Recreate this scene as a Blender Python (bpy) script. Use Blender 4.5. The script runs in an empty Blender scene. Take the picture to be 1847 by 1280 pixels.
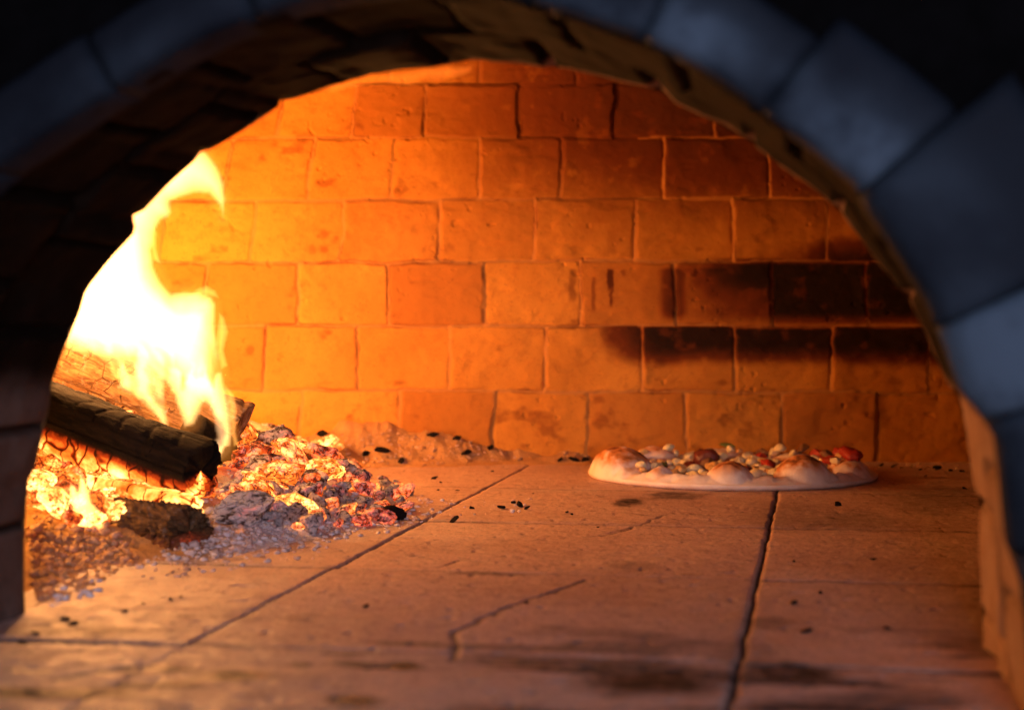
import bpy, math, random
import numpy as np
from mathutils import Vector, Matrix

random.seed(7)
rng = np.random.default_rng(7)
S = bpy.context.scene

# ------------------------------------------------------------------ camera
FPX, CX, CY = 3150.0, 923.5, 640.0
CAMH, PITCH = 0.177, math.atan(73 / 3150.0)
cam = bpy.data.cameras.new('camera'); camo = bpy.data.objects.new('camera', cam)
S.collection.objects.link(camo); S.camera = camo
camo.location = (0, 0, CAMH); camo.rotation_euler = (math.pi / 2 - PITCH, 0, 0)
cam.sensor_width = 36; cam.lens = FPX / 1847 * 36
cam.clip_start = 0.02; cam.clip_end = 60
cam.dof.use_dof = True; cam.dof.focus_distance = 1.56; cam.dof.aperture_fstop = 7.0

# ------------------------------------------------------------------ world: the dark, cool room outside the oven
W = bpy.data.worlds.new('World'); S.world = W; W.use_nodes = True
bg = W.node_tree.nodes['Background']; bg.inputs[0].default_value = (0.10, 0.2, 0.5, 1); bg.inputs[1].default_value = 0.012

S.view_settings.view_transform = 'Standard'; S.view_settings.look = 'None'
S.view_settings.exposure = 0; S.view_settings.gamma = 1; S.view_settings.use_curve_mapping = False
S.render.engine = 'CYCLES'
cy = S.cycles
cy.use_denoising = True; cy.max_bounces = 8; cy.diffuse_bounces = 5; cy.glossy_bounces = 3
cy.transparent_max_bounces = 16; cy.volume_bounces = 0; cy.sample_clamp_indirect = 4; cy.blur_glossy = 1
cy.caustics_reflective = False; cy.caustics_refractive = False


def lamp(name, kind, loc, energy, color, size=0.03, look=None, size_y=None):
    l = bpy.data.lights.new(name, kind); o = bpy.data.objects.new(name, l)
    S.collection.objects.link(o); o.location = loc; l.energy = energy; l.color = color
    if kind == 'POINT': l.shadow_soft_size = size
    if kind == 'AREA':
        l.shape = 'RECTANGLE'; l.size = size; l.size_y = size_y or size
    if look is not None:
        o.rotation_euler = (Vector(look) - Vector(loc)).to_track_quat('-Z', 'Y').to_euler()
    return o

FIRE = (1.0, 0.385, 0.10)
lamp('flame_light', 'POINT', (-0.43, 1.86, 0.175), 10.0, FIRE, 0.03)
lamp('flame_light', 'POINT', (-0.385, 1.76, 0.235), 3.8, FIRE, 0.02)
lamp('flame_light', 'POINT', (-0.43, 1.50, 0.19), 2.6, FIRE, 0.03)
lamp('flame_light', 'POINT', (-0.335, 1.43, 0.172), 1.5, FIRE, 0.012)
lamp('ember_light', 'POINT', (-0.315, 1.30, 0.030), 0.4, (1, 0.40, 0.08), 0.008)
lamp('ember_light', 'POINT', (-0.40, 1.22, 0.085), 1.1, (1, 0.44, 0.09), 0.01)
# cool fill lamps added behind and above the camera for the unseen room's light
lamp('fill_light_low', 'AREA', (0.08, -1.1, 0.30), 25.0, (0.88, 0.78, 1.0), 0.45, look=(0.1, 1.6, 0.03), size_y=0.25)
lamp('fill_light_high', 'AREA', (1.0, -1.2, 1.2), 8.5, (0.42, 0.60, 1.0), 0.8, look=(0.25, 0.8, 0.2), size_y=0.8)  # bluish fill added from the upper right, for the face bricks

# ------------------------------------------------------------------ picture -> place helpers (measured from the photo's perspective)
cp, sp = math.cos(PITCH), math.sin(PITCH)
def raydir(px, py):
    x = (np.asarray(px, float) - CX) / FPX; y = -(np.asarray(py, float) - CY) / FPX
    return np.stack([x, cp + y * sp, -sp + y * cp], -1)
def P(px, py, d):
    r = raydir(px, py); k = np.asarray(d) / r[..., 1]
    return np.array([0, 0, CAMH]) + r * k[..., None] if np.ndim(k) else np.array([0, 0, CAMH]) + r * k
def F(px, py, z=0.0):
    r = raydir(px, py); k = (z - CAMH) / r[..., 2]
    return np.array([0, 0, CAMH]) + r * (k[..., None] if np.ndim(k) else k)
def topx(X, Y, Z):
    dx, dy, dz = X, Y, Z - CAMH
    f = dy * cp - dz * sp; u = dy * sp + dz * cp
    return CX + FPX * dx / f, CY - FPX * u / f

# ------------------------------------------------------------------ numpy noise
def _h(ix, iy, iz, s):
    n = (ix * 374761393 + iy * 668265263 + iz * 2147483647 % 1013904223 + iz * 1274126177 + s * 974711) & 0xffffffff
    n = ((n ^ (n >> 13)) * 1274126177) & 0xffffffff
    n = n ^ (n >> 16)
    return (n & 0xffffff) / float(0xffffff)
def vnoise(x, y, z=0.0, s=0):
    x, y, z = np.broadcast_arrays(np.asarray(x, float), np.asarray(y, float), np.asarray(z, float))
    ix, iy, iz = np.floor(x).astype(np.int64), np.floor(y).astype(np.int64), np.floor(z).astype(np.int64)
    fx, fy, fz = x - ix, y - iy, z - iz
    fx, fy, fz = [f * f * (3 - 2 * f) for f in (fx, fy, fz)]
    flat = not np.any(z)
    r = 0
    for a in (0, 1):
        for b in (0, 1):
            for c in ((0,) if flat else (0, 1)):
                w = (fx if a else 1 - fx) * (fy if b else 1 - fy) * (fz if c else 1 - fz)
                r = r + w * _h(ix + a, iy + b, iz + c, s)
    return r * 2 - 1
def fbm(x, y, z=0.0, o=4, s=0):
    r = 0; a = 1; t = 0
    for i in range(o):
        r = r + a * vnoise(np.asarray(x) * 2 ** i, np.asarray(y) * 2 ** i, np.asarray(z) * 2 ** i, s + i); t += a; a *= .5
    return r / t
def sst(a, b, x):
    t = np.clip((x - a) / (b - a), 0, 1); return t * t * (3 - 2 * t)
def seg_dist(x, y, pts):
    d = np.full(np.shape(x), 1e9)
    for (x0, y0), (x1, y1) in zip(pts[:-1], pts[1:]):
        vx, vy = x1 - x0, y1 - y0
        t = np.clip(((x - x0) * vx + (y - y0) * vy) / (vx * vx + vy * vy + 1e-12), 0, 1)
        d = np.minimum(d, np.hypot(x - x0 - t * vx, y - y0 - t * vy))
    return d
def inside(x, y, pts):
    c = np.zeros(np.shape(x), bool); n = len(pts)
    for i in range(n):
        x0, y0 = pts[i]; x1, y1 = pts[(i + 1) % n]
        if y0 == y1: continue
        c ^= ((y0 > y) != (y1 > y)) & (x < (x1 - x0) * (y - y0) / (y1 - y0) + x0)
    return c
def sdf(x, y, pts):
    d = seg_dist(x, y, list(pts) + [pts[0]])
    return np.where(inside(x, y, pts), d, -d)

# ------------------------------------------------------------------ mesh helpers
def mkmesh(name, V, Fc, mat=None, attrs=None, smooth=True):
    m = bpy.data.meshes.new(name)
    V = np.asarray(V, np.float32)
    if isinstance(Fc, np.ndarray):
        n, k = Fc.shape
        m.vertices.add(len(V)); m.vertices.foreach_set('co', V.ravel())
        m.loops.add(n * k); m.loops.foreach_set('vertex_index', Fc.astype(np.int32).ravel())
        m.polygons.add(n); m.polygons.foreach_set('loop_start', np.arange(0, n * k, k, dtype=np.int32))
        m.update(calc_edges=True)
    else:
        m.from_pydata(V.tolist(), [], Fc)
    if attrs:
        for k_, a in attrs.items():
            a = np.asarray(a, np.float32)
            if a.ndim == 2:
                at = m.attributes.new(k_, 'FLOAT_VECTOR', 'POINT'); at.data.foreach_set('vector', a.ravel())
            else:
                at = m.attributes.new(k_, 'FLOAT', 'POINT'); at.data.foreach_set('value', a.ravel())
    if smooth: m.polygons.foreach_set('use_smooth', [True] * len(m.polygons))
    if mat: m.materials.append(mat)
    m.update()
    return m
def link(name, mesh, parent=None, loc=None):
    o = bpy.data.objects.new(name, mesh); S.collection.objects.link(o)
    if parent: o.parent = parent
    if loc is not None: o.location = loc
    return o
def tag(o, label=None, cat=None, group=None, kind=None):
    for k, v in (('label', label), ('category', cat), ('group', group), ('kind', kind)):
        if v: o[k] = v
    return o
def gridfaces(nr, nc, flip=False):
    i = np.arange(nr - 1)[:, None] * nc + np.arange(nc - 1)[None, :]
    f = np.stack([i, i + 1, i + nc + 1, i + nc], -1).reshape(-1, 4)
    return f[:, ::-1].copy() if flip else f

# ------------------------------------------------------------------ material helper
class NT:
    def __init__(s, name):
        s.m = bpy.data.materials.new(name); s.m.use_nodes = True; s.t = s.m.node_tree
        s.b = s.t.nodes['Principled BSDF']; s.out = s.t.nodes['Material Output']
    def n(s, typ, **kw):
        nd = s.t.nodes.new(typ)
        for k, v in kw.items():
            if k.startswith('i_'):
                key = k[2:]; key = int(key) if key.isdigit() else key
                s.put(nd.inputs[key], v)
            else: setattr(nd, k, v)
        return nd
    def put(s, sock, v):
        if isinstance(v, bpy.types.NodeSocket): s.t.links.new(v, sock)
        elif isinstance(v, (tuple, list)) and len(v) == 3 and sock.type == 'RGBA': sock.default_value = (*v, 1)
        else: sock.default_value = v
    def math(s, op, a, b=0.5, c=False):
        nd = s.n('ShaderNodeMath', operation=op); nd.use_clamp = c
        s.put(nd.inputs[0], a); s.put(nd.inputs[1], b); return nd.outputs[0]
    def mix(s, f, a, b):
        nd = s.n('ShaderNodeMix', data_type='RGBA'); s.put(nd.inputs[0], f); s.put(nd.inputs[6], a); s.put(nd.inputs[7], b)
        return nd.outputs[2]
    def attr(s, name):
        return s.n('ShaderNodeAttribute', attribute_name=name).outputs['Fac']
    def attrv(s, name):
        return s.n('ShaderNodeAttribute', attribute_name=name).outputs['Vector']
    def obj(s): return s.n('ShaderNodeTexCoord').outputs['Object']
    def noise(s, scale, det=6, rough=.6, vec=None, dist=0):
        nd = s.n('ShaderNodeTexNoise'); nd.inputs['Scale'].default_value = scale; nd.inputs['Detail'].default_value = det
        nd.inputs['Roughness'].default_value = rough; nd.inputs['Distortion'].default_value = dist
        s.t.links.new(vec or s.obj(), nd.inputs['Vector']); return nd.outputs['Fac']
    def vor(s, scale, vec=None, feature='DISTANCE_TO_EDGE', rnd=1):
        nd = s.n('ShaderNodeTexVoronoi', feature=feature); nd.inputs['Scale'].default_value = scale
        nd.inputs['Randomness'].default_value = rnd
        s.t.links.new(vec or s.obj(), nd.inputs['Vector']); return nd.outputs['Distance']
    def ss(s, x, a, b, lo=0, hi=1):
        nd = s.n('ShaderNodeMapRange', interpolation_type='SMOOTHSTEP'); s.put(nd.inputs[0], x)
        for i, v in enumerate((a, b, lo, hi)): s.put(nd.inputs[1 + i], v)
        return nd.outputs[0]
    def ramp(s, x, stops):
        nd = s.n('ShaderNodeValToRGB'); e = nd.color_ramp.elements
        e[0].position = stops[0][0]; e[0].color = (*stops[0][1], 1); e[-1].position = stops[-1][0]; e[-1].color = (*stops[-1][1], 1)
        for p, c in stops[1:-1]: el = e.new(p); el.color = (*c, 1)
        s.put(nd.inputs[0], x); return nd.outputs[0]
    def bump(s, h, dist=.001, strength=1, nrm=None):
        nd = s.n('ShaderNodeBump'); nd.inputs['Distance'].default_value = dist; nd.inputs['Strength'].default_value = strength
        s.put(nd.inputs['Height'], h)
        if nrm: s.put(nd.inputs['Normal'], nrm)
        return nd.outputs[0]
    def fin(s, col=None, rough=.85, nrm=None, spec=.3, em=None, es=4.5):
        if col is not None: s.put(s.b.inputs['Base Color'], col)
        s.put(s.b.inputs['Roughness'], rough); s.b.inputs['Specular IOR Level'].default_value = spec
        if nrm: s.put(s.b.inputs['Normal'], nrm)
        if em is not None: s.put(s.b.inputs['Emission Color'], em); s.put(s.b.inputs['Emission Strength'], es)
        return s.m

def m_wall():
    t = NT('firebrick_wall')
    var = t.attr('var'); mo = t.attr('mortar'); so = t.attr('soot')  # the soot attribute also carries the painted light falloff
    n1 = t.noise(9, 5); n2 = t.noise(75, 6, .7); n3 = t.noise(420, 3, .6)
    base = t.mix(t.ss(n1, .3, .7), (.50, .195, .022), (.62, .265, .034))
    base = t.mix(t.math('MULTIPLY', t.ss(n2, .47, .72), .45), base, (.34, .11, .016))
    base = t.mix(t.math('MULTIPLY', var, .8, True), base, (.34, .115, .016))
    base = t.mix(t.math('MULTIPLY', t.ss(n3, .60, .72), .55), base, (.16, .06, .015))
    base = t.mix(t.math('MULTIPLY', mo, .8), base, (.42, .19, .045))
    s2 = t.math('MULTIPLY', so, t.ss(n2, .2, .5, .86, 1.0), True)
    base = t.mix(t.ss(s2, .0, .55), base, (.16, .035, .006))
    base = t.mix(t.ss(s2, .3, 1.1), base, (.010, .005, .0025))
    h = t.math('ADD', t.math('MULTIPLY', n2, 1.0), t.math('MULTIPLY', n3, .5))
    return t.fin(base, .9, t.bump(h, .0010, .7), .2)
def m_floor():
    t = NT('hearth_tile')
    gap = t.attr('gap'); so = t.attr('soot'); ash = t.attr('ash'); var = t.attr('var')
    n1 = t.noise(7, 5); n2 = t.noise(55, 7, .7); n3 = t.noise(330, 4, .7); n4 = t.noise(140, 5, .75)
    base = t.mix(t.ss(n1, .32, .68), (.70, .47, .36), (.57, .35, .26))
    base = t.mix(t.math('MULTIPLY', var, .5, True), base, (.48, .31, .23))
    base = t.mix(t.math('MULTIPLY', t.ss(n2, .5, .75), .5), base, (.22, .125, .085))
    base = t.mix(t.math('MULTIPLY', t.ss(n3, .52, .66), .65), base, (.12, .09, .065))
    base = t.mix(t.math('MULTIPLY', t.ss(n4, .59, .66), .75), base, (.06, .04, .035))
    base = t.mix(t.math('MULTIPLY', ash, t.ss(n3, .35, .6, .35, .9)), base, (.55, .50, .48))
    s2 = t.math('MULTIPLY', so, t.ss(n2, .25, .6, .6, 1.2), True)
    base = t.mix(s2, base, (.018, .014, .014))
    base = t.mix(gap, base, (.012, .009, .008))
    h = t.math('ADD', n2, t.math('MULTIPLY', n3, .45))
    return t.fin(base, t.ss(n2, .3, .7, .46, .72), t.bump(h, .0018, .8), .28)
def m_arch():
    t = NT('arch_brick')
    so = t.attr('soot'); var = t.attr('var')  # the soot attribute also carries the left jamb's painted shade
    n1 = t.noise(30, 6, .65); n2 = t.noise(200, 4, .7)
    base = t.mix(t.ss(n1, .3, .7), (.55, .36, .27), (.45, .27, .19))
    base = t.mix(t.math('MULTIPLY', t.ss(n2, .55, .7), .4), base, (.15, .09, .06))
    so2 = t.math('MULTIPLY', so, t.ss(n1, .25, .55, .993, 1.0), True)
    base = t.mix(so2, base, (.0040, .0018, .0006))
    h = t.math('ADD', n1, t.math('MULTIPLY', n2, .3))
    return t.fin(base, .88, t.bump(h, .0012, .6), .05)
def m_ring():
    t = NT('grey_face_brick')
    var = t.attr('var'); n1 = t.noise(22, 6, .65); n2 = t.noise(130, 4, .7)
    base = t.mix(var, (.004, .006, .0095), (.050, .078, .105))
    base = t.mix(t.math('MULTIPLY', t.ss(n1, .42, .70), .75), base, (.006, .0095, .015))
    return t.fin(base, .75, t.bump(t.math('ADD', n1, t.math('MULTIPLY', n2, .3)), .003, .8), .08)
def m_plain(name, col, rough=.9, bs=60, bd=.002, dark=.5):
    t = NT(name); n1 = t.noise(bs, 6, .65)
    return t.fin(t.mix(t.ss(n1, .35, .7), col, tuple(c * dark for c in col)), rough, t.bump(n1, bd, .8), .04)

HOT = [(0, (0, 0, 0)), (.2, (.012, .0006, 0)), (.40, (.17, .012, .0008)), (.60, (.34, .075, .006)), (.80, (.62, .23, .04)), (1, (1, .55, .16))]   # x 4.5
def m_ember(name, heat, ashy, ashcol=(.55, .5, .49), es=4.5):
    t = NT(name)
    rnd = t.n('ShaderNodeObjectInfo').outputs['Random']
    n1 = t.noise(.8, 4, .6); n2 = t.noise(2.4, 7, .68, dist=.3); n3 = t.noise(16, 3)
    vv = t.n('ShaderNodeVectorMath', operation='ADD', i_0=t.obj(), i_1=t.n('ShaderNodeTexNoise').outputs['Color']).outputs[0]
    v = t.vor(2.2, vv)
    a = t.ss(n2, .60 - ashy * .22, .68 - ashy * .18)
    col = t.mix(a, (.05, .03, .022), ashcol)
    col = t.mix(t.math('MULTIPLY', t.ss(n3, .5, .7), .35), col, (.14, .1, .08))
    hv = t.math('ADD', t.math('MULTIPLY', t.math('SUBTRACT', n1, .5), 1.3), t.math('MULTIPLY', t.math('SUBTRACT', n2, .5), .65))
    hv = t.math('ADD', hv, t.math('MULTIPLY', rnd, .48))
    hv = t.math('ADD', hv, heat)
    hv = t.math('MULTIPLY', hv, t.ss(v, .0, .10, .35, 1.0), True)
    em = t.ramp(hv, HOT)
    h = t.math('ADD', t.math('MULTIPLY', n2, .8), t.math('MULTIPLY', t.ss(v, 0, .1), .4))
    return t.fin(col, .85, t.bump(h, .003, 1), .2, em, es)
def m_log(name, c1, c2, cut=0.0, es=4.5, ashy=.2):
    t = NT(name)
    uv = t.attrv('luv'); heat = t.attr('hotness')
    sc = t.n('ShaderNodeVectorMath', operation='MULTIPLY', i_0=uv, i_1=(1, 5, 1)).outputs[0]
    nz = t.n('ShaderNodeTexNoise', i_Scale=30.0, i_Vector=uv).outputs['Color']
    nz = t.n('ShaderNodeVectorMath', operation='SCALE', i_0=nz, i_Scale=.035).outputs[0]
    sc2 = t.n('ShaderNodeVectorMath', operation='MULTIPLY', i_0=t.n('ShaderNodeVectorMath', operation='ADD', i_0=uv, i_1=nz).outputs[0], i_1=(1.25, .42, 1)).outputs[0]
    fib = t.noise(45, 7, .7, sc, 1.0); n2 = t.noise(160, 5, .7); n1 = t.noise(22, 4)
    v = t.vor(48, sc2)
    crack = t.math('MAXIMUM', t.ss(v, .0, .035), t.ss(n1, .44, .50), True)
    base = t.mix(t.ss(fib, .35, .65), c1, c2)
    base = t.mix(t.math('MULTIPLY', t.ss(n2, .6 - ashy * .2, .75), ashy * 1.5, True), base, (.45, .4, .38))
    base = t.mix(t.math('MULTIPLY', t.math('SUBTRACT', 1, crack), cut), base, (.008, .006, .005))
    hv = t.math('MULTIPLY', heat, t.ss(n1, .25, .7, .55, 1.3))
    hv = t.math('ADD', hv, t.math('MULTIPLY', t.math('SUBTRACT', n2, .5), .45))
    hv = t.math('MULTIPLY', hv, t.ss(v, .0, .06, .35, 1), True)
    hv = t.math('MULTIPLY', hv, t.ss(heat, .05, .2))
    h = t.math('ADD', t.math('MULTIPLY', fib, .7), t.math('MULTIPLY', crack, 1.1 if cut else .2))
    h = t.math('ADD', h, t.math('MULTIPLY', n2, .3))
    return t.fin(base, .8, t.bump(h, .004, 1), .10, t.ramp(hv, HOT), es)
def m_flame(name, col, strength):
    t = NT(name); t.t.nodes.remove(t.b)
    e = t.n('ShaderNodeEmission'); e.inputs[0].default_value = (*col, 1); e.inputs[1].default_value = strength
    t.t.links.new(e.outputs[0], t.out.inputs['Volume']); return t.m
def m_dough():
    t = NT('pizza_dough'); br = t.attr('brown'); n1 = t.noise(60, 5); n2 = t.noise(300, 5, .7)
    base = t.mix(t.ss(n1, .35, .7), (.88, .77, .63), (.82, .66, .48))
    base = t.mix(t.attr('sauce'), base, t.mix(t.ss(n2, .4, .6), (.42, .09, .02), (.55, .30, .10)))
    b = t.math('MULTIPLY', br, t.ss(n1, .3, .6, .4, 1.2), True)
    base = t.mix(b, base, (.55, .20, .045))
    base = t.mix(t.math('MULTIPLY', t.ss(br, .72, 1.0), t.ss(n1, .5, .65)), base, (.16, .05, .015))
    return t.fin(base, .6, t.bump(n2, .0006, .6), .35)
def m_food(name, c1, c2, rough=.4, sc=90):
    t = NT(name); rnd = t.n('ShaderNodeObjectInfo').outputs['Random']; n = t.noise(sc, 4)
    base = t.mix(t.ss(n, .4, .65), c1, c2)
    base = t.mix(t.math('MULTIPLY', rnd, .3), base, c2)
    return t.fin(base, rough, t.bump(n, .0008, .5), .5)

M = dict(wall=m_wall(), floor=m_floor(), arch=m_arch(), ring=m_ring(),
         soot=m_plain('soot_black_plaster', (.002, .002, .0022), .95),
         vault=m_plain('vault_brick', (.15, .07, .022), .9, 40),
         ember=m_ember('ember_hot', .30, .5), ember2=m_ember('ember_warm', .16, .8), coal=m_ember('ash_covered_coal', -.35, 1.0, (.52, .46, .44)),
         ember_w=m_ember('ember_white_hot', .50, .3), black=m_plain('charcoal_black', (.02, .016, .015), .7, 120, .002),
         ash=None)
def m_ash():
    t = NT('ash_bed'); w = t.attr('pale'); heat = t.attr('hotness')
    n2 = t.noise(90, 7, .75); n3 = t.noise(400, 4, .7); n1 = t.noise(25, 4)
    base = t.mix(w, (.55, .29, .10), (.84, .78, .77))
    base = t.mix(t.math('MULTIPLY', t.ss(n2, .52, .70), .6), base, (.17, .11, .08))
    base = t.mix(t.math('MULTIPLY', t.ss(n3, .55, .7), .5), base, (.06, .045, .04))
    hv = t.math('MULTIPLY', heat, t.math('ADD', t.math('MULTIPLY', n1, .8), t.math('MULTIPLY', n2, .8)), True)
    h = t.math('ADD', n2, t.math('MULTIPLY', n3, .5))
    return t.fin(base, .95, t.bump(h, .004, .9), .15, t.ramp(hv, HOT), 4.5)
M['ash'] = m_ash()

# ================================================================== FLOOR
TH = math.atan(551 / 3150.0)
UX, VX = np.array([math.cos(TH), -math.sin(TH)]), np.array([math.sin(TH), math.cos(TH)])
def uv_of(X, Y): return X * UX[0] + Y * UX[1], X * VX[0] + Y * VX[1]
ptA, ptB, ptC = F(1366, 1045), F(576, 1038), F(1360, 1044)
uA, uB = uv_of(ptA[0], ptA[1])[0], uv_of(ptB[0], ptB[1])[0]
DU = uA - uB; v0 = uv_of(ptC[0], ptC[1])[1]; DV = .287
ys = np.concatenate([np.linspace(-.6, .68, 22)[:-1], 1 / np.linspace(1 / .68, 1 / 2.3, 620)])
xs = np.concatenate([np.linspace(-1.3, -.46, 14)[:-1], np.linspace(-.46, .60, 640), np.linspace(.60, 1.5, 14)[1:]])
X, Y = np.meshgrid(xs, ys)
u, v = uv_of(X, Y)
uw = u + .0016 * fbm(u * 25, v * 25, s=3); vw = v + .0016 * fbm(u * 25 + 9, v * 25, s=5)
ku = np.floor((uw - uB) / DU); kv = np.floor((vw - v0) / DV)
du = np.abs((uw - uB) / DU - np.round((uw - uB) / DU)) * DU
dv = np.abs((vw - v0) / DV - np.round((vw - v0) / DV)) * DV
PXf, PYf = topx(X, Y, 0 * X)
wide = .0016 + .0010 * (fbm(u * 60, v * 60, s=9))
# joint A is open and dark; B is narrower; the cross joints are mostly filled
isA = (np.round((uw - uB) / DU) == 1)
wdu = np.where(isA, .72, .42) * wide
g = (1 - sst(wdu * .5, wdu * 1.9, du))
fill = sst(-.25, .35, fbm(u * 9, v * 30, s=21))
g2 = (1 - sst(.0012, .0052, dv)) * (.42 + .4 * fill)
g2 = np.where(np.round((vw - v0) / DV) == 0, np.clip((1 - sst(.0014, .0066, dv)) * (.70 + .4 * fill), 0, 1), g2)
cracks = [([(812, 1192), (826, 1165), (822, 1138), (860, 1122), (905, 1100), (960, 1080), (1010, 1062), (1060, 1045)], 1.1),
          ([(100, 1222), (150, 1212), (240, 1198), (262, 1196)], 2.2),
          ([(1060, 966), (1100, 962), (1140, 951)], .9), ([(1140, 925), (1180, 930), (1240, 926), (1330, 930)], .8),
          ([(790, 1022), (830, 1008), (870, 1012)], .7), ([(1095, 960), (1160, 944), (1200, 930)], .6)]
crk = np.zeros_like(X)
for pl, wd in cracks:
    fp = [tuple(F(a, b)[:2]) for a, b in pl]
    dd = seg_dist(X + .003 * fbm(X * 60, Y * 60, s=31), Y + .003 * fbm(X * 60 + 5, Y * 60, s=32), fp)
    crk = np.maximum(crk, (1 - sst(.0008 * wd, .0024 * wd, dd)) * (.75 + .25 * fbm(X * 40, Y * 40, s=33)))
gap = np.clip(np.maximum(np.maximum(g, g2 * .85), crk * .9), 0, 1)
rnd_t = _h(ku.astype(np.int64), kv.astype(np.int64), np.zeros_like(ku, np.int64), 5)
Z = -.0035 * np.clip(np.maximum(g, g2 * .35), 0, 1) - .0014 * crk + (rnd_t - .5) * .0014
Z -= .0006 * np.exp(-np.minimum(du, dv) / .002) * (1 + fbm(u * 120, v * 120, s=8))
Z += .0008 * fbm(X * 25, Y * 25, s=12) + .00035 * fbm(X * 160, Y * 160, s=13, o=3)
pit = sst(.52, .72, fbm(X * 110, Y * 110, s=14, o=2)); Z -= .0010 * pit
stains = [(1135, 905, 34, 12, .85), (1215, 893, 60, 6, .7), (1180, 1232, 150, 32, 1.0), (1430, 1212, 115, 24, .95), (1600, 1262, 200, 26, .6), (718, 1203, 34, 9, 1.0),
          (640, 1262, 60, 12, .8), (420, 1222, 90, 12, .75), (250, 1240, 120, 10, .5), (880, 1290, 130, 22, .6), (1340, 1180, 80, 30, .35),
          (1500, 940, 160, 18, .35), (1400, 930, 90, 30, .3), (1130, 1020, 60, 10, .3), (900, 1035, 70, 5, .5), (1380, 1120, 50, 12, .4),
          (560, 1110, 50, 6, .35), (60, 1205, 60, 10, .4), (540, 1200, 40, 6, .5), (640, 1180, 60, 5, .5), (1700, 900, 120, 30, .4), (1000, 1140, 60, 14, .3)]  # soot stains; weak patches at right back paint the floor's shadow region
soot = np.zeros_like(X)
for a, b, ra, rb, k in stains:
    q = np.hypot((PXf - a + 26 * fbm(X * 26, Y * 10, s=41)) / ra, (PYf - b + 7 * fbm(X * 30, Y * 12, s=42)) / rb)
    soot = np.maximum(soot, k * (1 - sst(.35, 1.25, q + .35 * fbm(X * 45, Y * 18, s=43))))
streak = sst(.08, .40, fbm(u * 9, v * 34, s=44)) * sst(1050, 1250, PYf) * .8
soot = np.clip(np.maximum(soot, streak) + .22 * pit, 0, 1)
ashd = sst(700, 200, PXf) * sst(1150, 1000, PYf) * .95 + .85 * np.exp(-((PXf - 700) / 170) ** 2 - ((PYf - 960) / 36) ** 2)
ashd = np.clip(ashd * (.75 + .6 * fbm(X * 30, Y * 30, s=50)), 0, 1)
ashd = np.maximum(ashd, .4 * np.exp(-np.abs(PYf - 885 - (PXf - 1000) * .01) / 3) * (PXf > 850) * (PXf < 1080))
fl = link('floor', mkmesh('floor', np.stack([X, Y, Z], -1).reshape(-1, 3), gridfaces(*X.shape), M['floor'],
          dict(gap=gap.ravel(), soot=soot.ravel(), ash=ashd.ravel(), var=rnd_t.ravel())))
tag(fl, 'worn terracotta hearth tiles with dark joints, cracks and soot stains', kind='structure')

# ================================================================== OVEN
oven = bpy.data.objects.new('brick_oven', None); S.collection.objects.link(oven); oven.location = (0, 1.5, 0)
oven.empty_display_size = .1
tag(oven, 'arched brick pizza oven with a soot stained back wall seen through its mouth', 'oven')
def part(name, mesh, label=None, parent=None):
    o = link(name, mesh, parent or oven)
    if parent is None: o.location = (0, -1.5, 0)
    if label: o['label'] = label
    return o

# ---- back wall: courses and joints as measured
wpx = np.linspace(-150, 1980, 900); wpy = np.linspace(40, 862, 410)
PX, PY = np.meshgrid(wpx, wpy)
rows = [862, 706, 588, 472, 360, 249, 152, 40]
joints = [[30, 205, 375, 545, 720, 888, 1060, 1237, 1409, 1581, 1752, 1925],
          [-40, 130, 303, 475, 642, 812, 983, 1155, 1327, 1500, 1675, 1850],
          [30, 205, 372, 535, 702, 875, 1048, 1218, 1394, 1568, 1742, 1915],
          [-60, 110, 282, 448, 612, 786, 965, 1142, 1320, 1492, 1665, 1840],
          [80, 240, 400, 552, 706, 864, 1014, 1200, 1385, 1560, 1735, 1910],
          [0, 165, 335, 500, 635, 765, 935, 1110, 1290, 1470, 1650, 1830],
          [60, 230, 400, 560, 700, 860, 1040, 1200, 1370, 1550, 1730, 1900]]
wx = PX + 7 * fbm(PX / 60, PY / 60, s=61) + 1.3 * fbm(PX / 14, PY / 14, s=161); wy = PY + 4.5 * fbm(PX / 70, PY / 55, s=62) + 1.1 * fbm(PX / 14, PY / 14, s=162) - (PX - 1000) * .004 * (PY - 567) / 140
wy = wy + np.where(PY < 300, (923 - PX) * .010, 0) * sst(300, 240, PY)
edge = np.full(PX.shape, 99.0); bid = np.zeros(PX.shape); bx_ = np.zeros(PX.shape); by_ = np.zeros(PX.shape)
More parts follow.
